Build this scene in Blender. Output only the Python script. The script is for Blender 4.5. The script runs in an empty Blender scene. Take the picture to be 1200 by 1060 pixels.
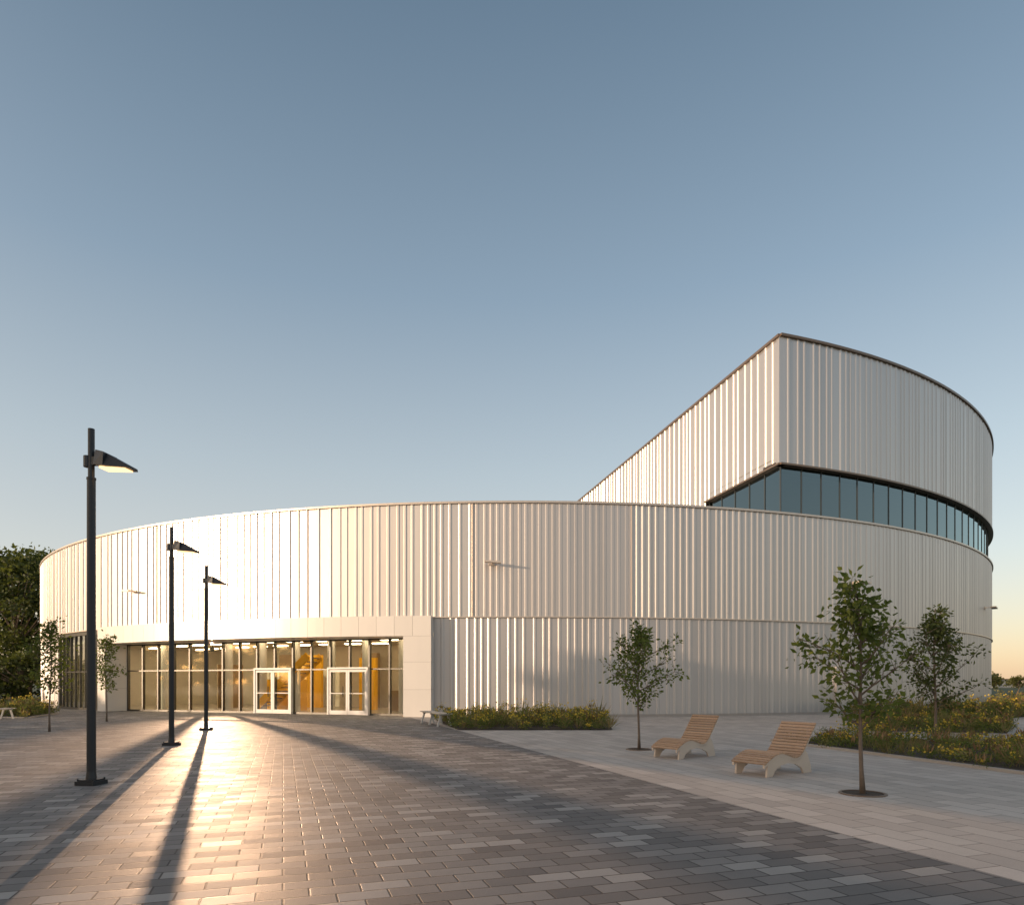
import bpy, math, random
import numpy as np
from mathutils import Vector, Matrix
random.seed(7); rng=np.random.default_rng(7)
S=bpy.context.scene
rad=math.radians
EYE=1.5
# ------------------------------------------------------------------ helpers
class MB:
    def __init__(s): s.v=[];s.f=[];s.m=[];s.c=[]
    def face(s,pts,m=0,c=1.0):
        n=len(s.v); s.v+= [tuple(p) for p in pts]; s.f.append(tuple(range(n,n+len(pts)))); s.m.append(m); s.c.append(c)
    def hexa(s,b,t,m=0,c=1.0):
        n=len(s.v); s.v+=[tuple(p) for p in b]+[tuple(p) for p in t]
        for f in ((3,2,1,0),(4,5,6,7),(0,1,5,4),(1,2,6,5),(2,3,7,6),(3,0,4,7)):
            s.f.append(tuple(n+i for i in f)); s.m.append(m); s.c.append(c)
    def box(s,c,size,rz=0,m=0,col=1.0):
        hx,hy,hz=[a/2 for a in size]; ca,sa=math.cos(rz),math.sin(rz)
        def P(x,y,z): return (c[0]+x*ca-y*sa,c[1]+x*sa+y*ca,c[2]+z)
        s.hexa([P(-hx,-hy,-hz),P(hx,-hy,-hz),P(hx,hy,-hz),P(-hx,hy,-hz)],
               [P(-hx,-hy,hz),P(hx,-hy,hz),P(hx,hy,hz),P(-hx,hy,hz)],m,col)
    def bar(s,a,b,w,h,m=0,col=1.0):
        a=Vector(a);b=Vector(b);d=(b-a).normalized()
        up=Vector((0,0,1)) if abs(d.z)<.95 else Vector((1,0,0))
        x=d.cross(up).normalized()*w/2; y=x.cross(d).normalized()*h/2
        s.hexa([a-x-y,a+x-y,b+x-y,b-x-y],[a-x+y,a+x+y,b+x+y,b-x+y],m,col)
    def tube(s,pts,rs,n=8,m=0,col=1.0,cap=True):
        base=len(s.v); k=len(pts)
        for i,p in enumerate(pts):
            p=Vector(p); d=(Vector(pts[min(i+1,k-1)])-Vector(pts[max(i-1,0)])).normalized()
            up=Vector((0,1,0)) if abs(d.y)<.9 else Vector((1,0,0))
            x=d.cross(up).normalized(); y=d.cross(x).normalized()
            for j in range(n):
                a=2*math.pi*j/n; s.v.append(tuple(p+(x*math.cos(a)+y*math.sin(a))*rs[i]))
        for i in range(k-1):
            for j in range(n):
                j2=(j+1)%n
                s.f.append((base+i*n+j,base+(i+1)*n+j,base+(i+1)*n+j2,base+i*n+j2)); s.m.append(m); s.c.append(col)
        if cap:
            s.f.append(tuple(base+(k-1)*n+j for j in range(n))[::-1]); s.m.append(m); s.c.append(col)
            s.f.append(tuple(base+j for j in range(n))); s.m.append(m); s.c.append(col)
    def obj(s,name,mats,parent=None,smooth=False,loc=None,rz=0):
        me=bpy.data.meshes.new(name); me.from_pydata(s.v,[],s.f)
        for m in mats: me.materials.append(m)
        me.polygons.foreach_set("material_index",s.m)
        a=me.attributes.new("tone",'FLOAT','FACE'); a.data.foreach_set("value",[float(x) for x in s.c])
        if smooth: me.polygons.foreach_set("use_smooth",[True]*len(s.f))
        me.update()
        o=bpy.data.objects.new(name,me); S.collection.objects.link(o)
        if parent: o.parent=parent
        if loc: o.location=loc
        o.rotation_euler[2]=rz
        return o
def empty(name,loc=(0,0,0),rz=0):
    o=bpy.data.objects.new(name,None); o.location=loc; o.rotation_euler[2]=rz; S.collection.objects.link(o); o.empty_display_size=.3; return o

def newmat(name):
    m=bpy.data.materials.new(name); m.use_nodes=True; nt=m.node_tree; b=nt.nodes["Principled BSDF"]; return m,nt,b
def N(nt,t,**k):
    n=nt.nodes.new(t)
    for a,v in k.items(): setattr(n,a,v)
    return n
def M(nt,op,a,b=None,c=None):
    n=nt.nodes.new('ShaderNodeMath'); n.operation=op
    for i,x in enumerate((a,b,c)):
        if x is None: continue
        if isinstance(x,(int,float)): n.inputs[i].default_value=x
        else: nt.links.new(x,n.inputs[i])
    return n.outputs[0]
def mixc(nt,f,a,b,blend='MIX'):
    n=nt.nodes.new('ShaderNodeMix'); n.data_type='RGBA'; n.blend_type=blend
    for i,x in ((0,f),(6,a),(7,b)):
        if isinstance(x,(int,float)): n.inputs[i].default_value=x
        elif isinstance(x,tuple): n.inputs[i].default_value=(*x,1) if len(x)==3 else x
        else: nt.links.new(x,n.inputs[i])
    return n.outputs[2]
def noise(nt,scale,detail=4,vec=None,rough=.55):
    n=nt.nodes.new('ShaderNodeTexNoise'); n.inputs['Scale'].default_value=scale; n.inputs['Detail'].default_value=detail; n.inputs['Roughness'].default_value=rough
    if vec is None:
        tc=nt.nodes.new('ShaderNodeTexCoord'); vec=tc.outputs['Object']
    nt.links.new(vec,n.inputs['Vector']); return n.outputs['Fac']
def ramp(nt,fac,stops,interp='LINEAR'):
    r=nt.nodes.new('ShaderNodeValToRGB'); r.color_ramp.interpolation=interp
    e=r.color_ramp.elements
    while len(e)<len(stops): e.new(.5)
    for i,(p,c) in enumerate(stops):
        e[i].position=p; e[i].color=(*c,1) if len(c)==3 else c
    nt.links.new(fac,r.inputs[0]); return r.outputs[0]
def simple(name,col,rough=.6,metal=0,var=.12,nscale=3,bump=0,tone=False,spec=.5,bscale=40):
    m,nt,b=newmat(name)
    f=noise(nt,nscale)
    c=mixc(nt,f,tuple(x*(1-var) for x in col),tuple(min(1,x*(1+var)) for x in col))
    if tone:
        a=N(nt,'ShaderNodeAttribute'); a.attribute_name='tone'
        v=N(nt,'ShaderNodeCombineColor')
        for i in range(3): nt.links.new(a.outputs['Fac'],v.inputs[i])
        c=mixc(nt,1.0,c,v.outputs[0],'MULTIPLY')
    nt.links.new(c,b.inputs['Base Color'])
    b.inputs['Roughness'].default_value=rough; b.inputs['Metallic'].default_value=metal
    b.inputs['Specular IOR Level'].default_value=spec
    if bump:
        bn=N(nt,'ShaderNodeBump'); bn.inputs['Strength'].default_value=bump; bn.inputs['Distance'].default_value=.01
        nt.links.new(noise(nt,bscale),bn.inputs['Height']); nt.links.new(bn.outputs[0],b.inputs['Normal'])
    return m
def leafmat(name,c1,c2,trans=.3):
    m,nt,b=newmat(name)
    a=N(nt,'ShaderNodeAttribute'); a.attribute_name='tone'
    c=mixc(nt,a.outputs['Fac'],c1,c2)
    nt.links.new(c,b.inputs['Base Color']); b.inputs['Roughness'].default_value=.55; b.inputs['Specular IOR Level'].default_value=.3
    t=N(nt,'ShaderNodeBsdfTranslucent'); nt.links.new(mixc(nt,.5,c,(.3,.35,.05)),t.inputs[0])
    mx=N(nt,'ShaderNodeMixShader'); mx.inputs[0].default_value=trans
    nt.links.new(b.outputs[0],mx.inputs[1]); nt.links.new(t.outputs[0],mx.inputs[2])
    nt.links.new(mx.outputs[0],nt.nodes['Material Output'].inputs[0]); return m

def cladding(name,col,rough=.42,metal=.78):
    m,nt,b=newmat(name)
    a=N(nt,'ShaderNodeAttribute'); a.attribute_name='tone'
    tc=N(nt,'ShaderNodeTexCoord'); mp=N(nt,'ShaderNodeMapping'); mp.inputs['Scale'].default_value=(1,1,.15)
    nt.links.new(tc.outputs['Object'],mp.inputs[0])
    f=noise(nt,1.2,5,mp.outputs[0])
    v=M(nt,'MULTIPLY',a.outputs['Fac'],M(nt,'ADD',M(nt,'MULTIPLY',f,.10),.95))
    cc=N(nt,'ShaderNodeCombineColor')
    for i in range(3): nt.links.new(v,cc.inputs[i])
    nt.links.new(mixc(nt,1.0,col,cc.outputs[0],'MULTIPLY'),b.inputs['Base Color'])
    b.inputs['Metallic'].default_value=metal
    nt.links.new(M(nt,'ADD',M(nt,'MULTIPLY',f,.12),rough-.06),b.inputs['Roughness'])
    bn=N(nt,'ShaderNodeBump'); bn.inputs['Strength'].default_value=.15; bn.inputs['Distance'].default_value=.02
    mp2=N(nt,'ShaderNodeMapping'); mp2.inputs['Scale'].default_value=(1,1,.25); nt.links.new(tc.outputs['Object'],mp2.inputs[0])
    nt.links.new(noise(nt,2.5,2,mp2.outputs[0]),bn.inputs['Height']); nt.links.new(bn.outputs[0],b.inputs['Normal'])
    return m
def glass(name,tint,refl=.12,rough=.03,gcol=(.95,.97,1),bump=.04):
    m,nt,b=newmat(name)
    nt.nodes.remove(b)
    t=N(nt,'ShaderNodeBsdfTransparent'); t.inputs[0].default_value=(*tint,1)
    g=N(nt,'ShaderNodeBsdfGlossy'); g.inputs['Roughness'].default_value=rough; g.inputs[0].default_value=(*gcol,1)
    fr=N(nt,'ShaderNodeFresnel'); fr.inputs[0].default_value=1.52
    bn=N(nt,'ShaderNodeBump'); bn.inputs['Strength'].default_value=bump; bn.inputs['Distance'].default_value=.02
    nt.links.new(noise(nt,.7,1),bn.inputs['Height']); nt.links.new(bn.outputs[0],g.inputs['Normal'])
    mx=N(nt,'ShaderNodeMixShader'); nt.links.new(M(nt,'MINIMUM',M(nt,'ADD',M(nt,'MULTIPLY',fr.outputs[0],1.3),refl),1.0),mx.inputs[0])
    nt.links.new(t.outputs[0],mx.inputs[1]); nt.links.new(g.outputs[0],mx.inputs[2])
    nt.links.new(mx.outputs[0],nt.nodes['Material Output'].inputs[0]); return m
def pavers(name,w,h,ang,stops,mortar,gap=.006,rough=.6,bump=.6,offset=.5,speck=.12,spec=.5):
    m,nt,b=newmat(name)
    tc=N(nt,'ShaderNodeTexCoord'); mp=N(nt,'ShaderNodeMapping'); mp.inputs['Rotation'].default_value=(0,0,ang)
    nt.links.new(tc.outputs['Object'],mp.inputs[0])
    sp=N(nt,'ShaderNodeSeparateXYZ'); nt.links.new(mp.outputs[0],sp.inputs[0])
    v=M(nt,'DIVIDE',sp.outputs[1],h); row=M(nt,'FLOOR',v)
    u=M(nt,'ADD',M(nt,'DIVIDE',sp.outputs[0],w),M(nt,'MULTIPLY',row,offset)); col=M(nt,'FLOOR',u)
    fu=M(nt,'MULTIPLY',M(nt,'MINIMUM',M(nt,'FRACT',u),M(nt,'SUBTRACT',1,M(nt,'FRACT',u))),w)
    fv=M(nt,'MULTIPLY',M(nt,'MINIMUM',M(nt,'FRACT',v),M(nt,'SUBTRACT',1,M(nt,'FRACT',v))),h)
    d=M(nt,'MINIMUM',fu,fv)
    mr=N(nt,'ShaderNodeMapRange'); mr.interpolation_type='SMOOTHSTEP'; nt.links.new(d,mr.inputs[0]); mr.inputs[1].default_value=gap*.4; mr.inputs[2].default_value=gap*1.3
    cx=N(nt,'ShaderNodeCombineXYZ'); nt.links.new(col,cx.inputs[0]); nt.links.new(row,cx.inputs[1])
    wn=N(nt,'ShaderNodeTexWhiteNoise'); wn.noise_dimensions='3D'; nt.links.new(cx.outputs[0],wn.inputs[0])
    c=ramp(nt,wn.outputs['Value'],stops,'CONSTANT')
    sx=noise(nt,90,3); bx=noise(nt,.35,4); md=noise(nt,6,3)
    f=M(nt,'ADD',M(nt,'ADD',M(nt,'MULTIPLY',sx,speck*2),M(nt,'MULTIPLY',bx,.3)),M(nt,'ADD',M(nt,'MULTIPLY',md,.16),1-speck-.23))
    cc=N(nt,'ShaderNodeCombineColor')
    for i in range(3): nt.links.new(f,cc.inputs[i])
    c=mixc(nt,1.0,c,cc.outputs[0],'MULTIPLY')
    c=mixc(nt,mr.outputs[0],mortar,c)
    nt.links.new(c,b.inputs['Base Color'])
    sc=N(nt,'ShaderNodeSeparateColor'); nt.links.new(wn.outputs['Color'],sc.inputs[0])
    nt.links.new(M(nt,'ADD',M(nt,'MULTIPLY',sc.outputs[1],.12),rough-.06),b.inputs['Roughness'])
    b.inputs['Specular IOR Level'].default_value=spec
    hgt=M(nt,'ADD',M(nt,'ADD',mr.outputs[0],M(nt,'MULTIPLY',sx,.35)),M(nt,'MULTIPLY',sc.outputs[2],.35))
    bn=N(nt,'ShaderNodeBump'); bn.inputs['Strength'].default_value=bump; bn.inputs['Distance'].default_value=.005
    nt.links.new(hgt,bn.inputs['Height']); nt.links.new(bn.outputs[0],b.inputs['Normal'])
    return m

# ------------------------------------------------------------------ materials
clad=cladding("champagne_cladding",(.62,.58,.55))
cladB=cladding("champagne_cladding_smooth",(.60,.56,.535),.46)
cladL=cladding("champagne_cladding_lower",(.56,.53,.515),.46)
capm=simple("parapet_cap",(.62,.54,.47),.4,.7,.05)
capd=simple("bronze_cap",(.22,.16,.12),.4,.6,.05)
white=simple("white_panel",(.76,.72,.67),.35,.1,.03,1.2,tone=True)
joint=simple("dark_joint",(.25,.23,.21),.7)
mull=simple("bronze_mullion",(.10,.095,.085),.4,.7,.05)
mulld=simple("dark_mullion",(.07,.08,.085),.4,.4,.05)
whitef=simple("white_frame",(.62,.60,.57),.4,0,.03)
beigef=simple("beige_frame",(.60,.50,.41),.5,0,.08)
gl_e=glass("entrance_glass",(.92,.94,.88),.05,.04,(1,.98,.95),.02)
gl_u=glass("tinted_glass",(.10,.16,.17),.16,.02,(.64,.80,.84))
gl_l=glass("side_glass",(.62,.70,.62),.16,.03)
soff=simple("soffit_dark",(.045,.035,.03),.5)
roofm=simple("roof_membrane",(.45,.44,.42),.8)
inwall=simple("interior_wall",(.58,.52,.43),.7)
infloor=simple("interior_floor",(.36,.31,.26),.3)
yellow=simple("yellow_panel",(.88,.46,.015),.45)
wood_in=simple("interior_wood",(.30,.20,.11),.5)
def emis(name,col,st):
    m,nt,b=newmat(name); b.inputs['Base Color'].default_value=(*col,1); b.inputs['Emission Color'].default_value=(*col,1); b.inputs['Emission Strength'].default_value=st; return m
strip=emis("ceiling_light",(1,.76,.46),14)
lens=emis("lamp_lens",(1,.60,.28),2.2)
polem=simple("dark_powdercoat",(.028,.032,.038),.42,.3,.1)
THL=math.atan2(.318,.948)
pav=pavers("dark_pavers",.36,.20,-THL,[(0,(.170,.160,.153)),(.3,(.212,.199,.190)),(.58,(.255,.240,.227)),(.80,(.35,.33,.31)),(.93,(.135,.128,.125))],(.058,.054,.05),.008,.66,.6,.5,.12,.26)
slab=pavers("pale_slabs",.62,.31,-THL+math.pi/2,[(0,(.49,.44,.395)),(.35,(.53,.48,.43)),(.7,(.565,.51,.46)),(.93,(.445,.40,.36))],(.21,.185,.165),.007,.75,.35,.5,.16,.28)
groundm=simple("grass_ground",(.07,.085,.035),.9,0,.35,.4,.5)
asph=simple("asphalt",(.05,.05,.052),.85,0,.15,2,.4)
soil=simple("mulch",(.06,.045,.032),.95,0,.4,12,.8)
kerbm=simple("concrete_kerb",(.36,.33,.30),.7,0,.08,4,.2)
bark=simple("bark",(.17,.13,.10),.85,0,.3,14,.8,bscale=60)
lf=leafmat("leaf_green",(.035,.062,.016),(.14,.18,.04),.4)
lf2=leafmat("leaf_olive",(.05,.06,.02),(.17,.155,.05),.4)
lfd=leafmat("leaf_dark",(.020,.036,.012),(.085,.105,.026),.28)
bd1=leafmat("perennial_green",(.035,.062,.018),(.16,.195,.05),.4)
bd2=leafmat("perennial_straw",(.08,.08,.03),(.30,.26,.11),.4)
flw=leafmat("flower_yellow",(.50,.35,.04),(.78,.57,.09))
rust=leafmat("seedhead_rust",(.16,.08,.05),(.36,.22,.13))
woodm,nt,b=newmat("teak_slats")
a=N(nt,'ShaderNodeAttribute'); a.attribute_name='tone'
g=noise(nt,18,5)
cw=mixc(nt,g,(.40,.25,.155),(.56,.39,.265)); v=N(nt,'ShaderNodeCombineColor')
for i in range(3): nt.links.new(a.outputs['Fac'],v.inputs[i])
nt.links.new(mixc(nt,1.0,cw,v.outputs[0],'MULTIPLY'),b.inputs['Base Color']); b.inputs['Roughness'].default_value=.5
brickm=simple("shade_building_facade",(.30,.26,.22),.8)

# ------------------------------------------------------------------ building
CX,CY,R=0.3,70.0,40.0
ZT=EYE+7.9; ZJ=EYE+2.93; ZV0=EYE+10.3; ZV1=EYE+16.2
bld=empty("curved_metal_clad_building",(CX,CY,0))
def P(phi,r,z): return (r*math.sin(phi),-r*math.cos(phi),z)
def ribbed(mb,fn,L,z0,z1,depth=.04,flats=(.14,.2,.28,.42),rib=.08,bev=.045,m=0,seed=1):
    r=random.Random(seed); s=0; pts=[]; tones=[]
    while s<L:
        fl=r.choice(flats); t=r.uniform(.93,1.03)
        pts.append((s,0)); tones.append(t); s+=fl
        if s>=L: break
        pts.append((s,0)); tones.append(t*.98); s+=bev
        pts.append((s,depth)); tones.append(t*1.02); s+=rib
        pts.append((s,depth)); tones.append(t*.98); s+=bev
    pts.append((L,0))
    n=len(mb.v)
    for (q,o) in pts:
        q=min(q,L); x,y=fn(q,o); mb.v+= [(x,y,z0),(x,y,z1)]
    for i in range(len(pts)-1):
        k=n+2*i; mb.f.append((k,k+2,k+3,k+1)); mb.m.append(m); mb.c.append(tones[min(i,len(tones)-1)])
def arcfn(p0,r):
    return lambda s,o:(P(p0+s/r,r+o,0)[0],P(p0+s/r,r+o,0)[1])
def arcwall(mb,p0,p1,z0,z1,seed,r=R,**k):
    ribbed(mb,arcfn(p0,r),(p1-p0)*r,z0,z1,seed=seed,**k)
def arcbox(mb,p0,p1,r0,r1,z0,z1,step=rad(1),m=0,col=1.0):
    n=max(1,int(math.ceil((p1-p0)/step)))
    for i in range(n):
        a=p0+(p1-p0)*i/n; b2=p0+(p1-p0)*(i+1)/n
        mb.hexa([P(a,r1,z0),P(b2,r1,z0),P(b2,r0,z0),P(a,r0,z0)],[P(a,r1,z1),P(b2,r1,z1),P(b2,r0,z1),P(a,r0,z1)],m,col)
d=rad
PL,PR=d(-33.2),d(-5.4)
mb=MB()
arcwall(mb,d(-110),d(-27),ZJ,ZT,1,flats=(.2,.3,.42,.55),depth=.05)
arcwall(mb,d(-27),d(-12),ZJ,ZT,2,flats=(.14,.2,.28,.42),depth=.045)
arcwall(mb,d(-12),d(-2.9),ZJ,ZT,3,flats=(.12,.16,.2,.28),depth=.032)
arcwall(mb,d(-2.9),d(7.2),ZJ,ZT,4,flats=(.1,.14,.18),depth=.012,rib=.09,m=1)
arcwall(mb,d(7.2),d(120),ZJ,ZT,5,flats=(.10,.14,.18,.26),depth=.028)
arcwall(mb,PR,d(120),.12,ZJ-.03,6,flats=(.10,.14,.18,.24,.3),r=R-.03,depth=.020,m=2)
arcwall(mb,d(-110),d(-43.5),.12,ZJ-.03,7,r=R-.03,m=2)
mb.obj("drum_cladding",[clad,cladB,cladL],bld)
mb=MB()
arcbox(mb,d(-110),d(120),R-.35,R+.10,ZT,ZT+.09)
arcbox(mb,PR,d(120),R-.2,R+.07,ZJ-.05,ZJ)
arcbox(mb,d(-110),PL,R-.2,R+.07,ZJ-.05,ZJ)
mb.obj("parapet_cap",[capm],bld)
mb=MB(); arcbox(mb,d(-110),d(-43.5),R-.5,R+.02,0,.12); arcbox(mb,PR,d(120),R-.5,R+.02,0,.12); mb.obj("plinth",[kerbm],bld)
mb=MB(); n=120
mb.face([P(2*math.pi*i/n,R-.3,ZT-.25) for i in range(n)],0); mb.obj("drum_roof",[roofm],bld)
mb=MB(); arcbox(mb,d(119),d(251),R-.1,R,0,ZT,d(3)); mb.obj("rear_wall",[cladB],bld)
mb=MB(); arcbox(mb,d(-110),d(120),R-.35,R-.12,ZJ,ZT-.02,d(2)); arcbox(mb,PR+d(.2),d(120),R-.4,R-.15,.12,ZJ-.06,d(2)); mb.obj("wall_core",[roofm],bld)
mb=MB()
for ph in (-2.9,7.2): arcbox(mb,d(ph)-.0004,d(ph)+.0004,R-.02,R+.06,ZJ,ZT)
mb.obj("panel_joints",[capm],bld)

# upper volume
phc=d(17.8); cpt=Vector(P(phc,R,0)); wd=Vector((-.2195,.9756,0)); wn_=Vector((-.9756,-.2195,0))
Lw=79.0
def strfn(s,o): 
    q=cpt+wd*(Lw-s)+wn_*o; return (q.x,q.y)
mb=MB()
arcwall(mb,phc,d(187),ZV0,ZV1,11,flats=(.14,.2,.28,.4),depth=.032)
ribbed(mb,strfn,Lw,ZV0,ZV1,seed=12,flats=(.25,.4,.5))
ribbed(mb,strfn,Lw-7.0,ZT-.3,ZV0-.001,seed=12,flats=(.25,.4,.5))
mb.obj("upper_volume_cladding",[clad],bld)
mb=MB()
arcbox(mb,phc,d(187),R-.3,R+.12,ZV1,ZV1+.12)
a0=cpt+wn_*.1; b0=cpt+wd*Lw+wn_*.1; i0=cpt+wd*Lw-wn_*.3; j0=cpt-wn_*.3
def z(p,h): return (p.x,p.y,h)
mb.hexa([z(a0,ZV1+.002),z(j0,ZV1+.002),z(i0,ZV1+.002),z(b0,ZV1+.002)],[z(a0,ZV1+.123),z(j0,ZV1+.123),z(i0,ZV1+.123),z(b0,ZV1+.123)])
mb.hexa([z(a0,ZV0-.09),z(j0,ZV0-.09),z(cpt+wd*7-wn_*.3,ZV0-.09),z(cpt+wd*7+wn_*.1,ZV0-.09)],[z(a0,ZV0-.004),z(j0,ZV0-.004),z(cpt+wd*7-wn_*.3,ZV0-.004),z(cpt+wd*7+wn_*.1,ZV0-.004)])
arcbox(mb,phc,d(187),R-.3,R+.10,ZV0-.09,ZV0-.002)
mb.obj("upper_volume_trim",[capd],bld)
mb=MB(); arcbox(mb,phc,d(187),R-1.2,R-.31,ZV0-.05,ZV0+.1,m=0); mb.obj("window_soffit",[soff],bld)
n=90
pts=[P(phc+(d(187)-phc)*i/n,R-.25,ZV1-.1) for i in range(n+1)]
mb=MB(); mb.face(pts); mb.obj("upper_volume_roof",[roofm],bld)
mb=MB(); mf=MB()
rg=R-.22; st=d(1.75)
ph=phc+d(.3); zb=ZT+.02
while ph<d(120):
    p2=ph+st
    mb.face([P(ph,rg,zb-.4),P(p2,rg,zb-.4),P(p2,rg,ZV0),P(ph,rg,ZV0)])
    a=P(ph,rg,0); mf.box((a[0],a[1],(zb+ZV0)/2-.2),(.045,.06,ZV0-zb+.4),ph)
    ph=p2
g0=cpt-wn_*.22+wd*.2
q0=Vector(P(phc+d(.3),rg,0))
for i in range(5):
    a=g0+wd*(i*1.35) if i else q0; b2=g0+wd*((i+1)*1.35)
    mb.face([(b2.x,b2.y,zb-.4),(a.x,a.y,zb-.4),(a.x,a.y,ZV0),(b2.x,b2.y,ZV0)])
    mf.box((b2.x,b2.y,(zb+ZV0)/2-.2),(.06,.05,ZV0-zb+.4),math.atan2(wd.y,wd.x)-math.pi/2)
mb.obj("ribbon_window_glass",[gl_u],bld); 
arcbox(mf,phc+d(.3),d(120),rg-.05,rg+.045,zb-.02,zb+.07)
mf.obj("ribbon_window_mullions",[mulld],bld)
mb=MB(); arcbox(mb,phc+d(4),d(170),R-7,R-6.6,ZT,ZV0,d(3)); mb.obj("upper_inner_wall",[inwall],bld)
mb=MB(); n=60; mb.face([P(phc+(d(187)-phc)*i/n,R-.5,ZV0+.3) for i in range(n+1)]); mb.obj("upper_inner_ceiling",[inwall],bld)

# entrance portal (stands 0.55 m proud); its glazing is a flat curtain wall set on the chord
RO=R+.55; RG=R-.65; ZH=EYE+2.05
mb=MB(); mj=MB()
pwR=d(1.75); pwL=d(1.1)
arcbox(mj,PL+.0005,PR-.0005,R-.6,RO-.02,ZH+.03,ZJ-.01)
for pa,pb in ((PL,PL+pwL),(PR-pwR,PR)):
    arcbox(mj,pa+.0005,pb-.0005,RG-.03,RO-.02,0,ZH+.031)
    zz=[0.02,1.22,2.42,ZH+.0]
    for i in range(3):
        arcbox(mb,pa,pb,RG-.05,RO,zz[i]+.004,zz[i+1]-.004,col=random.uniform(.96,1.03))
nh=24
for i in range(nh):
    a=PL+(PR-PL)*i/nh; b2=PL+(PR-PL)*(i+1)/nh
    arcbox(mb,a+.00012,b2-.00012,R-.3,RO,ZH+.004,ZJ+.0,col=random.uniform(.96,1.03))
arcbox(mb,PL+pwL,PR-pwR,RG-1.2,R-.32,ZH+.004,ZH+.25)
mb.obj("entrance_portal_panels",[white],bld); mj.obj("entrance_portal_core",[joint],bld)
gA,gB=PL+pwL,PR-pwR; nbay=16
FA=Vector(P(gA,RG,0)); FB=Vector(P(gB,RG,0)); ft=(FB-FA).normalized(); FL=(FB-FA).length; fnv=Vector((ft.y,-ft.x,0))
def F(u,o,z_): 
    q=FA+ft*u+fnv*o; return (q.x,q.y,z_)
def fbox(mb,u0,u1,o0,o1,z0,z1,m=0):
    mb.hexa([F(u0,o1,z0),F(u1,o1,z0),F(u1,o0,z0),F(u0,o0,z0)],[F(u0,o1,z1),F(u1,o1,z1),F(u1,o0,z1),F(u0,o0,z1)],m)
sb=FL/nbay
mb=MB(); mf=MB(); md_=MB()
ZD=2.12
for i in range(nbay+1): fbox(mf,sb*i-.035,sb*i+.035,-.10,.07,0.01,ZH)
for i in range(nbay):
    u0,u1=sb*i,sb*(i+1)
    door=i in (8,9,12,13)
    rr=random.uniform(-.004,.004)
    mb.face([F(u0,rr,ZD+.03),F(u1,-rr,ZD+.03),F(u1,-rr,ZH),F(u0,rr,ZH)])
    if not door:
        rr=random.uniform(-.004,.004)
        mb.face([F(u0,rr,.1),F(u1,-rr,.1),F(u1,-rr,ZD+.03),F(u0,rr,ZD+.03)])
        fbox(mf,u0+.035,u1-.035,-.06,.06,.008,.1)
    fbox(mf,u0+.035,u1-.035,-.05,.05,ZD,ZD+.06)
    fbox(mf,u0+.035,u1-.035,-.05,.05,ZH-.06,ZH-.002)
for i0_ in (8,12):
    c0=sb*i0_; c1=sb*(i0_+2); od=.18
    for k_,(a,b2) in enumerate(((c0+.05,(c0+c1)/2-.005),((c0+c1)/2+.005,c1-.05))):
        w=b2-a
        fbox(md_,a,a+.09,od-.03,od+.03,.03,ZD); fbox(md_,b2-.09,b2,od-.03,od+.03,.03,ZD)
        for (z0,z1) in ((.03,.22),(ZD-.10,ZD),(1.0,1.04)): fbox(md_,a+.091,b2-.091,od-.028,od+.028,z0,z1)
        mb.face([F(a+.09,od,.22),F(b2-.09,od,.22),F(b2-.09,od,ZD-.1),F(a+.09,od,ZD-.1)])
        uh=b2-.2 if k_==0 else a+.2
        md_.bar(F(uh,od+.09,.85),F(uh,od+.09,1.35),.03,.03,1)
    fbox(md_,c0-.04,c1+.04,.075,od+.06,ZD+.03,ZD+.12)
    for a in (c0,c1): fbox(md_,a-.045,a+.045,.075,od+.06,.02,ZD+.029)
mb.obj("entrance_glazing",[gl_e],bld); mf.obj("entrance_mullions",[mull],bld); md_.obj("entrance_doors",[whitef,mulld],bld)
mb=MB(); mf=MB(); a0_=d(-43.5); ns=10
for i in range(ns):
    a=a0_+(PL-a0_)*i/ns; b2=a0_+(PL-a0_)*(i+1)/ns
    mb.face([P(a,R-.12,.1),P(b2,R-.12,.1),P(b2,R-.12,ZJ),P(a,R-.12,ZJ)])
    q=P(a,R-.1,0); mf.box((q[0],q[1],ZJ/2),(.06,.1,ZJ-.06),a)
arcbox(mf,a0_,PL,R-.17,R-.07,2.1,2.17); arcbox(mf,a0_,PL,R-.3,R-.03,ZJ-.25,ZJ-.052); arcbox(mf,a0_,PL,R-.3,R-.03,0,.11)
mb.obj("side_glazing",[gl_l],bld); mf.obj("side_mullions",[mull],bld)
# interior
mb=MB()
arcbox(mb,d(-47),d(-3),R-11,R-10.7,.0,ZJ+.2,d(2),0)
for pp in (d(-47),d(-3)):
    arcbox(mb,pp-.002,pp+.002,R-10.7,R-.8,0,ZJ+.2,m=0)
arcbox(mb,d(-47),d(-3),R-10.7,R-.7,ZH+.26,ZH+.4,d(2),0)
mb.obj("lobby_walls",[inwall],bld)
mb=MB(); arcbox(mb,d(-47),d(-3),R-10.7,R-1.7,.004,.02,d(2),0); mb.obj("lobby_floor",[infloor],bld)
mb=MB()
for ph in (-34,-25.2,-21.5,-18.2,-15,-12,-9): 
    q=P(d(ph),R-3.4,0); mb.tube([(q[0],q[1],.02),(q[0],q[1],ZH+.26)],[.2,.2],16)
mb.obj("lobby_columns",[whitef],bld)
mb=MB()
for ph in np.arange(-44,-5,3.2):
    for rr in (R-3.0,R-5.5,R-8.5):
        arcbox(mb,d(ph),d(ph+1.6),rr,rr+.35,ZH+.2,ZH+.255)
mb.obj("lobby_ceiling_lights",[strip],bld)
mb=MB()
arcbox(mb,d(-23.4),d(-19.2),R-5.2,R-4.6,.02,1.7,m=0)
arcbox(mb,d(-25),d(-22.2),R-9,R-8.8,.02,3.2,m=0)
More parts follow.
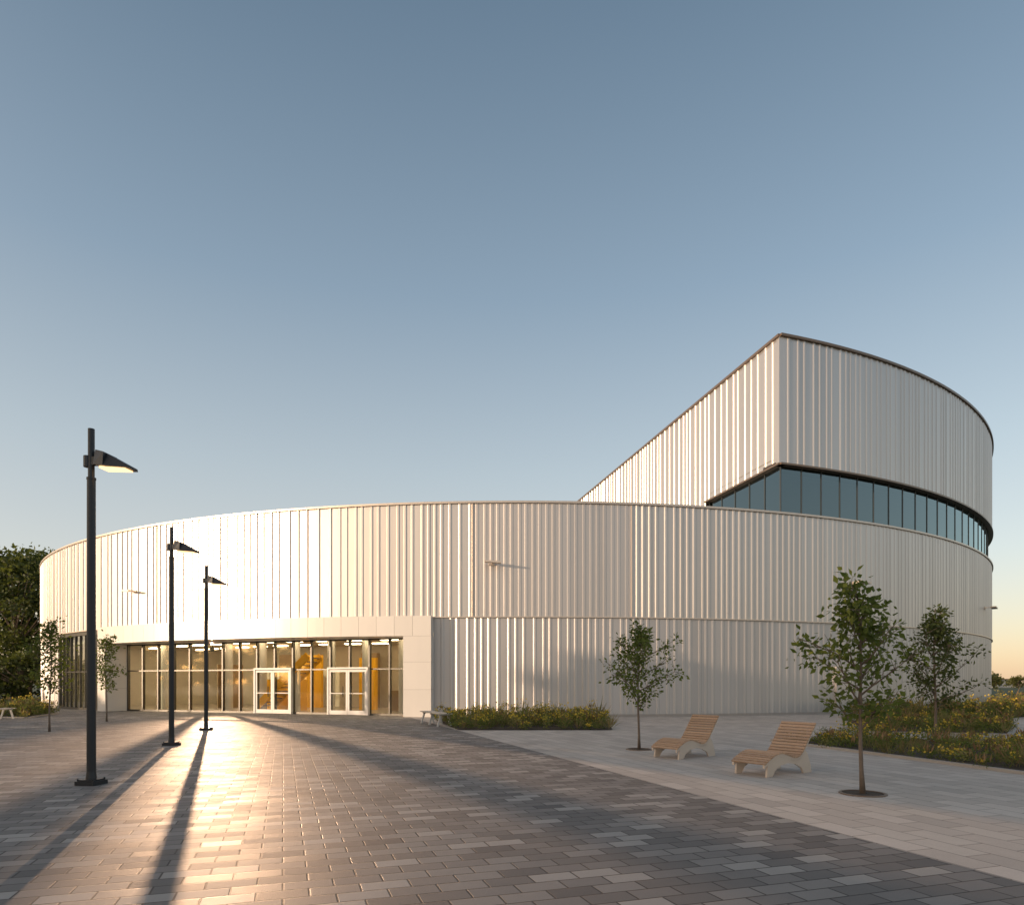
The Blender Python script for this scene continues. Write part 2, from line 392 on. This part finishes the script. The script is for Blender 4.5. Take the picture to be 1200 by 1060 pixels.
arcbox(mb,d(-15.3),d(-13.6),R-7,R-6.7,.02,2.9,m=0)
arcbox(mb,d(-30),d(-27.5),R-10,R-9.6,.02,3.3,m=1)
arcbox(mb,d(-18),d(-16),R-10,R-9.6,.02,3.3,m=1)
arcbox(mb,d(-11),d(-8),R-6,R-5.2,.02,1.1,m=1)
for rr in (R-4.1,R-2.9): mb.bar(P(d(-21.5),rr,.25),P(d(-16.6),rr,2.9),.08,.38,0)
for i in range(14):
    t=(i+.5)/14; ph=d(-21.5+4.9*t); arcbox(mb,ph-.003,ph+.003,R-4.08,R-2.92,.2+2.65*t,.25+2.65*t,m=1)
for ph in (-31.2,-30.4): arcbox(mb,d(ph),d(ph)+.002,R-7,R-5.6,.02,2.6,m=1)
mb.obj("lobby_stair_and_counters",[yellow,wood_in],bld)
# added spot and housing standing in for low sun reflected off the entrance glazing
fl_p=Vector(P(d(-29.3),R-4.4,3.42)); fdir=Vector((.42,-.905,-.10)).normalized()
mb=MB(); mb.tube([fl_p-fdir*.32,fl_p-fdir*.05],[.10,.14],16); mb.bar((fl_p.x,fl_p.y+.1,3.45),(fl_p.x,fl_p.y+.1,ZH+.26),.03,.03)
mb.obj("added_spot_housing",[mulld],bld)
L_=bpy.data.lights.new("sun_reflection_spot",'SPOT'); L_.energy=82; L_.color=(1,.60,.38); L_.shadow_soft_size=.06; L_.spot_size=rad(36); L_.spot_blend=.8
L_.use_nodes=True; ln=L_.node_tree; em=ln.nodes['Emission']; lfn=ln.nodes.new('ShaderNodeLightFalloff'); lfn.inputs['Strength'].default_value=1.0; ln.links.new(lfn.outputs['Constant'],em.inputs['Strength'])
lo=bpy.data.objects.new("sun_reflection_spot",L_); lo.parent=bld; lo.location=fl_p; lo.rotation_euler=(-fdir).to_track_quat('Z','Y').to_euler(); S.collection.objects.link(lo)
mb=MB(); dp=d(22.6)
arcbox(mb,dp,dp+d(1.6),R-.1,R+.06,.12,2.3,m=0); 
mb.obj("service_door",[cladB],bld)
mb=MB()
for ph,zz in ((d(-1.7),6.75),(d(-29.5),6.2),(d(24.4),6.4),(d(47),6.2)):
    def Q(u,o,z_): 
        b_=P(ph,R+o,0); return (b_[0]+u*math.cos(ph),b_[1]+u*math.sin(ph),z_)
    mb.bar(Q(-.12,.02,zz),Q(.12,.02,zz),.1,.16)
    mb.bar(Q(0,.05,zz),Q(.15,.45,zz+.03),.05,.05)
    mb.hexa([Q(-.28,.35,zz-.02),Q(.42,.35,zz-.08),Q(.42,.65,zz-.08),Q(-.28,.65,zz-.02)],[Q(-.28,.35,zz+.05),Q(.42,.35,zz+.0),Q(.42,.65,zz+.0),Q(-.28,.65,zz+.05)])
mb.obj("wall_luminaires",[capm],bld)

# ------------------------------------------------------------------ ground
def sheet(name,poly,zz,mat):
    mb=MB(); mb.face([(x,y,zz) for x,y in poly]); return mb.obj(name,[mat])
mb=MB(); n=48
mb.face([(2500*math.cos(2*math.pi*i/n),2500*math.sin(2*math.pi*i/n),0) for i in range(n)]); mb.obj("ground",[groundm])
def Lx(y): return 3.83-.3358*(y-5.1)
sheet("plaza_paving",[(-45,-25),(Lx(-25),-25),(Lx(33),33),(-12,45),(-35,60),(-45,40)],.004,pav)
sheet("pale_slab_paving",[(Lx(-25),-25),(26,-25),(24,12),(19,22),(24,30),(36,42),(36,60),(0,60),(Lx(33),33)],.005,slab)
sheet("asphalt_path",[(14.2,14),(60,14),(90,55),(44,60),(34,40),(19,24)],.010,asph)

# ------------------------------------------------------------------ planting
def inpoly(x,y,poly):
    c=False; n=len(poly)
    for i in range(n):
        x1,y1=poly[i]; x2,y2=poly[(i+1)%n]
        if (y1>y)!=(y2>y) and x<(x2-x1)*(y-y1)/(y2-y1)+x1: c=not c
    return c
def leafquad(mb,p,size,m,r,tone,asp=.5,updir=None):
    d_=Vector((r.gauss(0,1),r.gauss(0,1),r.gauss(0,.8))) if updir is None else Vector(updir)+Vector((r.gauss(0,.35),r.gauss(0,.35),r.gauss(0,.2)))
    d_.normalize(); s=d_.cross(Vector((r.gauss(0,1),r.gauss(0,1),r.gauss(0,1)))).normalized()*size*asp/2
    p=Vector(p); e=p+d_*size; mid=p+d_*size*.45
    up=d_.cross(s).normalized()*size*.06
    mb.face([p,mid+s+up,e,mid-s+up],m,tone)
def bed(name,poly,hts=(.3,.55),dens=16,leaf=.075,flower=.12,rustp=.1,seed=1,kerb=True,nl=44,fs=.06):
    r=random.Random(seed); e=empty(name,(poly[0][0],poly[0][1],0)); ox,oy=poly[0]
    mb=MB(); mb.face([(x-ox,y-oy,.03) for x,y in poly]); mb.obj("soil",[soil],e)
    if kerb:
        mb=MB()
        for i in range(len(poly)):
            a=poly[i]; b2=poly[(i+1)%len(poly)]
            mb.bar((a[0]-ox,a[1]-oy,.03),(b2[0]-ox,b2[1]-oy,.03),.10,.055+.001*i)
        mb.obj("edging",[kerbm],e)
    xs=[p[0] for p in poly]; ys=[p[1] for p in poly]
    area=abs(sum(poly[i][0]*poly[(i+1)%len(poly)][1]-poly[(i+1)%len(poly)][0]*poly[i][1] for i in range(len(poly))))/2
    mb=MB(); cnt=int(area*dens); k=0
    while k<cnt:
        x=r.uniform(min(xs),max(xs)); y=r.uniform(min(ys),max(ys))
        if not inpoly(x,y,poly): continue
        k+=1
        sp_=math.sin(x*1.9+y*1.3)*math.cos(y*2.3-x)
        h=r.uniform(*hts)*(.5+.8*(.5+.5*sp_))*(1.5 if r.random()<.08 else 1)
        kind=(r.random()+.5+.5*math.sin(x*1.1-y*1.7+seed))/2; w=r.uniform(.10,.26); base=r.uniform(.0,.6)
        if kind<.36:
            for i in range(nl//2):
                a=r.uniform(0,6.28); l=h*r.uniform(.8,1.3)
                leafquad(mb,(x-ox+r.gauss(0,.04),y-oy+r.gauss(0,.04),.03),l,1 if r.random()<.75 else 3,r,base+r.random()*.5,.04,(math.cos(a)*.45,math.sin(a)*.45,1))
        else:
            for i in range(nl):
                a=r.uniform(0,6.28); q=math.sqrt(r.random())*w; zz=h*r.random()**.7
                q*=math.sin(min(1,zz/h+.25)*2.4)**.5 if zz/h<.95 else .5
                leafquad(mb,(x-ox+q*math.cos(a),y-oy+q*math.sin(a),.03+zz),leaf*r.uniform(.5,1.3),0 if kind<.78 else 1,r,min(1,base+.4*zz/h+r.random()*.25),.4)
            if r.random()<flower*(4 if kind>.6 else 1.2):
                for i in range(r.randint(6,16)):
                    a=r.uniform(0,6.28); q=r.random()*w*1.1
                    leafquad(mb,(x-ox+q*math.cos(a),y-oy+q*math.sin(a),h*r.uniform(.85,1.25)),fs,2,r,r.random(),1.)
            if r.random()<rustp*2:
                for i in range(8):
                    a=r.uniform(0,6.28); q=r.random()*w
                    leafquad(mb,(x-ox+q*math.cos(a),y-oy+q*math.sin(a),h*.8),.18,3,r,r.random(),.2,(0,0,1))
    mb.obj("plants",[bd1,bd2,flw,rust],e); return e
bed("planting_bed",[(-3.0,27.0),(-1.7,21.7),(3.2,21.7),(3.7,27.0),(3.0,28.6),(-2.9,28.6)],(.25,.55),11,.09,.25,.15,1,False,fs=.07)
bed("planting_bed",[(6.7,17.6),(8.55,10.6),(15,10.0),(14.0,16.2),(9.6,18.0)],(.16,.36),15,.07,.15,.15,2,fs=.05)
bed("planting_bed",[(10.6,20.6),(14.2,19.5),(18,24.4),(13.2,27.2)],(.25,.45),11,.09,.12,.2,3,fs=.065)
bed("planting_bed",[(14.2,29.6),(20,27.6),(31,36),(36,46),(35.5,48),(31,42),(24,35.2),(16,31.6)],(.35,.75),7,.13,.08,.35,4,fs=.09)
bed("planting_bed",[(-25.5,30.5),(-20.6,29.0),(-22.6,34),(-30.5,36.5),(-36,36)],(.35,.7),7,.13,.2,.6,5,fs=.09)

# ------------------------------------------------------------------ trees
def tree(name,loc,H,crownw,crown0,seed,leafn=1500,leaf=.1,trunk=.045,lean=(0,0),mats=None,grate=False):
    r=random.Random(seed); e=empty(name,(loc[0],loc[1],0))
    wb=MB(); lb=MB(); k=9; tp=[];tr=[]
    for i in range(k+1):
        t=i/k; tp.append((lean[0]*t*H+math.sin(t*5+seed)*.035*t*2,lean[1]*t*H+math.cos(t*4+seed)*.03*t*2,t*H*.93)); tr.append(trunk*(1.35 if i==0 else 1)*(1-t*.82))
    wb.tube(tp,tr,8)
    tips=[]
    nb=int(17+H*1.5)
    def at(t):
        f=t*k; i=min(int(f),k-1); f-=i; return Vector(tp[i]).lerp(Vector(tp[i+1]),f)
    for i in range(nb):
        t=crown0+(1-crown0)*(i+r.random()*.7)/nb*.97
        a=i*2.4+r.uniform(-.5,.5); rel=(t-crown0)/(1-crown0)
        prof=(.5+.9*math.sin(min(1,rel*1.15+.12)*math.pi)**.8) if rel<.85 else .45
        L=crownw*.5*prof*r.uniform(.55,1.1)*.8
        b0=at(t*.95); dr=Vector((math.cos(a),math.sin(a),r.uniform(.45,1.1))).normalized()
        pts=[b0]; cur=b0.copy(); dd=dr.copy()
        for j in range(4):
            dd=(dd+Vector((r.gauss(0,.16),r.gauss(0,.16),r.gauss(.05,.12)))).normalized(); cur=cur+dd*L/4; pts.append(cur.copy())
        wb.tube(pts,[trunk*.36*(1-j*.2)+.003 for j in range(5)],5)
        for j in range(1,5):
            tips.append((pts[j],.5+.2*j,dd))
            for q in range(2):
                sd=(dd+Vector((r.gauss(0,.8),r.gauss(0,.8),r.gauss(.1,.5)))).normalized()
                e2=pts[j]+sd*L*r.uniform(.2,.42)
                wb.tube([pts[j],e2],[.006,.003],4,cap=False); tips.append((e2,1.,sd)); tips.append((pts[j].lerp(e2,.55),.7,sd))
    tips.append((at(1),1,Vector((0,0,1))))
    tops=[(p,w,dd,r.choice((.15,.4,1,1.8))) for p,w,dd in tips]
    tot=sum(t[1]*t[3] for t in tops)
    for p,w,dd,wt in tops:
        c=int(round(leafn*w*wt/tot+r.uniform(-.4,.4)))
        ct=r.uniform(0,.6)
        for i in range(c):
            g_=Vector((r.gauss(0,1),r.gauss(0,1),r.gauss(0,.8)))*leaf*.8
            leafquad(lb,p+g_,leaf*r.uniform(.65,1.35),0,r,min(1,max(0,ct+r.random()*.45)),.55,(g_.normalized()+Vector((0,0,-.15))) if r.random()<.7 else None)
    wb.obj("trunk_and_limbs",[bark],e,True); lb.obj("leaves",mats or [lf],e)
    if grate:
        mb=MB(); n=20
        for i in range(n):
            a=2*math.pi*i/n; b2=2*math.pi*(i+1)/n
            mb.hexa([(math.cos(a)*.3,math.sin(a)*.3,.006),(math.cos(b2)*.3,math.sin(b2)*.3,.006),(math.cos(b2)*.26,math.sin(b2)*.26,.006),(math.cos(a)*.26,math.sin(a)*.26,.006)],
                    [(math.cos(a)*.3,math.sin(a)*.3,.02),(math.cos(b2)*.3,math.sin(b2)*.3,.02),(math.cos(b2)*.26,math.sin(b2)*.26,.02),(math.cos(a)*.26,math.sin(a)*.26,.02)])
        mb.face([(.26*math.cos(2*math.pi*i/n),.26*math.sin(2*math.pi*i/n),.012) for i in range(n)],1)
        mb.obj("tree_pit",[capd,soil],e)
    return e
def G(px,py):
    dd=EYE*800/(py-800); return ((px-600)/800*dd,dd)
tree("young_oak_tree",G(749,878),3.0,1.75,.33,3,2100,.085,.03,grate=True)
tree("young_oak_tree",G(1011,930),3.12,1.5,.30,5,1400,.10,.032,(-.03,0),grate=True)
tree("young_oak_tree",G(1096,866),3.75,2.1,.22,8,2600,.105,.04,mats=[lfd])
tree("young_oak_tree",G(58,857),3.8,1.45,.33,11,1300,.11,.03)
tree("young_oak_tree",G(125,845),3.7,1.2,.35,14,1000,.11,.03)

def bigtrees(name,specs,seed,leaf=.38,nper=5200,mats=None,org=None):
    r=random.Random(seed); org=org or specs[0][:2]; e=empty(name,(org[0],org[1],0)); lb=MB(); wb=MB()
    for (x,y,h,w) in specs:
        X,Y=x-org[0],y-org[1]
        wb.tube([(X,Y,0),(X+.1,Y,h*.35),(X,Y,h*.75)],[.28,.2,.06],8)
        cl=[]
        for i in range(34):
            t=r.random()**.75; zz=h*(.14+.80*t); rr=w*.5*(math.sin((.12+.86*t)*math.pi)**.55)*math.sqrt(r.random())
            a=r.uniform(0,6.28); c=Vector((X+rr*math.cos(a),Y+rr*math.sin(a),zz)); s_=r.uniform(.09,.19)*w
            cl.append((c,s_)); wb.tube([(X,Y,zz*.55),c],[.07,.02],4,cap=False)
        for c,s_ in cl:
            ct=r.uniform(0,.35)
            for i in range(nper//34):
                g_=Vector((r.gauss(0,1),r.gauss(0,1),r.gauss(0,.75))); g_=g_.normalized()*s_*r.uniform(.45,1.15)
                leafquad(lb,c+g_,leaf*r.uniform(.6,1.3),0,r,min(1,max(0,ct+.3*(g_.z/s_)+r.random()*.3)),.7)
    wb.obj("trunks",[bark],e); lb.obj("foliage",mats or [lfd],e); return e
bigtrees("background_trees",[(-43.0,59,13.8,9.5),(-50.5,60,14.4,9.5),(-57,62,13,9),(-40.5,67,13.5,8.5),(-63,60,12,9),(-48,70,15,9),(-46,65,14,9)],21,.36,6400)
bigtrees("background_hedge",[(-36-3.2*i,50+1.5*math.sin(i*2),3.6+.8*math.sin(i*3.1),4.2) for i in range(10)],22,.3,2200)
SD=Vector((-.891,-.454,0)).normalized(); WD=Vector((SD.y,-SD.x,0))
def AW(a,w): 
    q=SD*a+WD*w; return (q.x,q.y)
SUN_EL=7.0
occ=[]
r0=random.Random(5)
for w in np.arange(-26,25,4.2):
    x,y=AW(60+r0.uniform(-2,2),w); occ.append((x,y,12.5+r0.uniform(-.9,.9),7.5))
bigtrees("roadside_trees",occ,31,.75,2600)
occ=[]
for w in np.arange(31,66,5.5):
    x,y=AW(60+r0.uniform(-2,2),w); occ.append((x,y,7.0+r0.uniform(-.6,.6),6.5))
bigtrees("roadside_trees",occ,32,.7,2400)
nb_=empty("added_shade_building",(*AW(74,-4),0),math.atan2(WD.y,WD.x))  # unseen building added to give the plaza and lower wall solid shade
mb=MB(); mb.box((0,0,6.5),(58,12,13.0)); mb.obj("walls",[brickm],nb_)
mb=MB()
for f_ in range(3):
    for i in range(18): mb.box((-26+3.06*i,-6.02,2.4+3.8*f_),(1.6,.1,1.7)); mb.box((-26+3.06*i,6.02,2.4+3.8*f_),(1.6,.1,1.7))
mb.obj("windows",[mulld],nb_)
mb=MB(); mb.box((0,0,13.1),(58.4,12.4,.2)); mb.obj("roof_edge",[capm],nb_)
r=random.Random(9)
for i in range(7):
    x=150+i*9+r.uniform(-2,2); y=205+r.uniform(0,50); e=empty("distant_building",(x,y,0)); hh=r.uniform(2.6,4.2); w=r.uniform(6,10)
    mb=MB(); mb.box((0,0,hh/2),(w,8,hh),0,0); mb.box((0,0,hh+.15),(w+.5,8.5,.3),0,1)
    for j in range(3): mb.box((-w*.33+j*w*.33,-4.02,hh*.5),(1.2,.1,1.3),0,2)
    mb.obj("house",[whitef,capd,mulld],e)
bigtrees("distant_trees",[(95+7*i,150+r.uniform(0,90),r.uniform(3,4.6),6) for i in range(16)],41,.6,700,[lf2])

# ------------------------------------------------------------------ street lamps
def lamp(loc,rz):
    e=empty("street_lamp",(loc[0],loc[1],0),rz)
    mb=MB()
    mb.box((0,0,.035),(.30,.30,.06)); mb.box((0,0,.075),(.24,.24,.02))
    for sx in (-1,1):
        for sy in (-1,1): mb.tube([(sx*.12,sy*.12,.06),(sx*.12,sy*.12,.10)],[.012,.012],6)
    mb.tube([(0,0,.08),(0,0,.2),(0,0,4.5)],[.075,.062,.058],20); mb.tube([(0,0,4.5),(0,0,4.53)],[.064,.064],20)
    mb.tube([(0,0,4.53),(0,0,5.25)],[.045,.045],18)
    mb.obj("pole",[polem],e)
    mb=MB()
    mb.tube([(-.055,0,4.85),(-.055,0,4.69)],[.06,.06],12)
    mb.bar((0,0,4.77),(.16,0,4.77),.07,.12)
    prof_t=[(.10,4.93),(.30,4.86),(.66,4.66)]; prof_b=[(.10,4.70),(.30,4.655),(.66,4.625)]
    wd_=[.10,.16,.12]
    for i in range(2):
        (x0,t0),(x1,t1)=prof_t[i],prof_t[i+1]; (_,b0),(_,b1)=prof_b[i],prof_b[i+1]; w0,w1=wd_[i],wd_[i+1]
        mb.hexa([(x0,-w0,b0),(x1,-w1,b1),(x1,w1,b1),(x0,w0,b0)],[(x0,-w0*.45,t0),(x1,-w1*.9,t1),(x1,w1*.9,t1),(x0,w0*.45,t0)])
    mb.obj("luminaire",[polem],e)
    mb=MB(); mb.hexa([(.20,-.10,4.64),(.60,-.09,4.612),(.60,.09,4.612),(.20,.10,4.64)],[(.20,-.10,4.668),(.60,-.09,4.628),(.60,.09,4.628),(.20,.10,4.668)])
    mb.obj("lens",[lens],e)
for px,py in ((107,919),(201,873),(241.5,855)): lamp(G(px,py),-.12)

# ------------------------------------------------------------------ lounge chairs
def lounge(loc,rz):
    e=empty("lounge_chair",(loc[0],loc[1],0),rz)
    ctl=[(0,.20),(.12,.27),(.30,.345),(.46,.36),(.62,.32),(.78,.275),(.90,.29),(1.0,.37),(1.12,.52),(1.25,.69),(1.36,.83)]
    pts=[]
    for i in range(len(ctl)-1):
        p0=ctl[max(i-1,0)];p1=ctl[i];p2=ctl[i+1];p3=ctl[min(i+2,len(ctl)-1)]
        for j in range(12):
            t=j/12
            pts.append(tuple(.5*((2*p1[k])+(-p0[k]+p2[k])*t+(2*p0[k]-5*p1[k]+4*p2[k]-p3[k])*t*t+(-p0[k]+3*p1[k]-3*p2[k]+p3[k])*t**3) for k in (0,1)))
    pts.append(ctl[-1])
    cum=[0]
    for a,b2 in zip(pts,pts[1:]): cum.append(cum[-1]+math.dist(a,b2))
    def at(s):
        for i in range(len(cum)-1):
            if cum[i+1]>=s:
                f=(s-cum[i])/(cum[i+1]-cum[i]+1e-9); return (pts[i][0]+(pts[i+1][0]-pts[i][0])*f,pts[i][1]+(pts[i+1][1]-pts[i][1])*f)
        return pts[-1]
    W=.33; mb=MB(); nsl=27; Ltot=cum[-1]; pitch=Ltot/nsl
    for i in range(nsl):
        a=at(i*pitch+.004); b2=at((i+1)*pitch-.014)
        dx,dz=b2[0]-a[0],b2[1]-a[1]; l=math.hypot(dx,dz); nx,nz=-dz/l*.022,dx/l*.022
        t=random.uniform(.82,1.12)
        mb.hexa([(a[0],-W,a[1]),(b2[0],-W,b2[1]),(b2[0],W,b2[1]),(a[0],W,a[1])],[(a[0]+nx,-W,a[1]+nz),(b2[0]+nx,-W,b2[1]+nz),(b2[0]+nx,W,b2[1]+nz),(a[0]+nx,W,a[1]+nz)],0,t)
    mb.obj("slats",[woodm],e)
    mb=MB()
    for sy in (-1,1):
        y0=sy*(W-.05); y1=y0+sy*.035
        ya,yb=min(y0,y1),max(y0,y1)
        for i in range(len(pts)-1):
            a,b2=pts[i],pts[i+1]; th=.055
            mb.hexa([(a[0],ya,a[1]-th),(b2[0],ya,b2[1]-th),(b2[0],yb,b2[1]-th),(a[0],yb,a[1]-th)],[(a[0],ya,a[1]-.001),(b2[0],ya,b2[1]-.001),(b2[0],yb,b2[1]-.001),(a[0],yb,a[1]-.001)])
        def legp(q):
            n=len(q); 
            mb.face([(x,ya,z_) for x,z_ in q]); mb.face([(x,yb,z_) for x,z_ in q][::-1])
            for i in range(n):
                a=q[i];b2=q[(i+1)%n]; mb.face([(a[0],ya,a[1]),(a[0],yb,a[1]),(b2[0],yb,b2[1]),(b2[0],ya,b2[1])])
        legp([(.06,.006),(.20,.006),(.27,.10),(.40,.17),(.60,.20),(.80,.17),(.96,.10),(1.02,.006),(1.24,.006),(1.21,.14),(1.13,.32),(1.06,.39),(.95,.27),(.80,.225),(.62,.27),(.46,.31),(.30,.295),(.16,.235),(.08,.20)])
    mb.obj("side_frames",[beigef],e)
    return e
lounge((3.02,13.55),rad(38)); lounge((3.82,11.05),rad(33))

# ------------------------------------------------------------------ benches
benchwood=simple("pale_bench_wood",(.55,.50,.43),.6,tone=True)
def bench(loc,rz,L=2.6):
    e=empty("bench",(loc[0],loc[1],0),rz); mb=MB()
    for i in range(6): mb.box((0,-.2+.08*i,.44),(L,.065,.035),0,0,random.uniform(.9,1.08))
    mb.obj("seat_slats",[benchwood],e)
    mb=MB()
    for x in (-L/2+.25,0,L/2-.25):
        mb.bar((x,-.24,0),(x,-.12,.42),.06,.05); mb.bar((x,.24,0),(x,.12,.42),.06,.05); mb.bar((x,-.2,.40),(x,.2,.40),.06,.04)
    mb.obj("legs",[whitef],e)
bench((-2.75,24.6),math.atan2(3,-1.25)); bench((-21.0,27.6),rad(100))

# ------------------------------------------------------------------ light
el=rad(SUN_EL); sdir=Vector((SD.x*math.cos(el),SD.y*math.cos(el),math.sin(el)))
sl=bpy.data.lights.new("sun",'SUN'); sl.energy=4.6; sl.angle=rad(.5); sl.color=(1,.73,.50)
so=bpy.data.objects.new("sun",sl); so.rotation_euler=sdir.to_track_quat('Z','Y').to_euler(); so.location=(-60,-20,40); S.collection.objects.link(so)
w=bpy.data.worlds.new("World"); S.world=w; w.use_nodes=True; nt=w.node_tree
bg=nt.nodes['Background']; sk=nt.nodes.new('ShaderNodeTexSky'); sk.sky_type='NISHITA'; sk.sun_disc=False
sk.sun_elevation=el; sk.sun_rotation=math.atan2(SD.x,SD.y)%(2*math.pi); sk.air_density=1.0; sk.dust_density=1.0; sk.ozone_density=1.0
nt.links.new(sk.outputs[0],bg.inputs[0]); bg.inputs[1].default_value=.09
tc=nt.nodes.new('ShaderNodeTexCoord'); sp=nt.nodes.new('ShaderNodeSeparateXYZ'); nt.links.new(tc.outputs['Generated'],sp.inputs[0])
hz=ramp(nt,sp.outputs[2],[(0,(.62,.42,.30)),(.06,(.54,.43,.36)),(.16,(.46,.45,.445)),(.29,(.36,.395,.42)),(.49,(.195,.255,.32)),(.72,(.088,.133,.185)),(1,(.10,.12,.14))])
dt=nt.nodes.new('ShaderNodeVectorMath'); dt.operation='DOT_PRODUCT'; nt.links.new(tc.outputs['Generated'],dt.inputs[0]); dt.inputs[1].default_value=sdir
au=M(nt,'POWER',M(nt,'MAXIMUM',dt.outputs['Value'],0.0),3.0)
hz=mixc(nt,au,hz,(1.15,.83,.58))
bg2=nt.nodes.new('ShaderNodeBackground'); nt.links.new(hz,bg2.inputs[0]); bg2.inputs[1].default_value=1.0
ad=nt.nodes.new('ShaderNodeAddShader'); nt.links.new(bg.outputs[0],ad.inputs[0]); nt.links.new(bg2.outputs[0],ad.inputs[1]); nt.links.new(ad.outputs[0],nt.nodes['World Output'].inputs[0])

# ------------------------------------------------------------------ camera
cam=bpy.data.cameras.new("camera"); co=bpy.data.objects.new("camera",cam); S.collection.objects.link(co)
co.location=(0,0,EYE); co.rotation_euler=(math.pi/2,0,0); cam.lens=24; cam.sensor_width=36; cam.shift_y=.225; cam.clip_end=6000; cam.clip_start=.05
S.camera=co
S.view_settings.view_transform='Standard'; S.view_settings.look='None'; S.view_settings.exposure=0
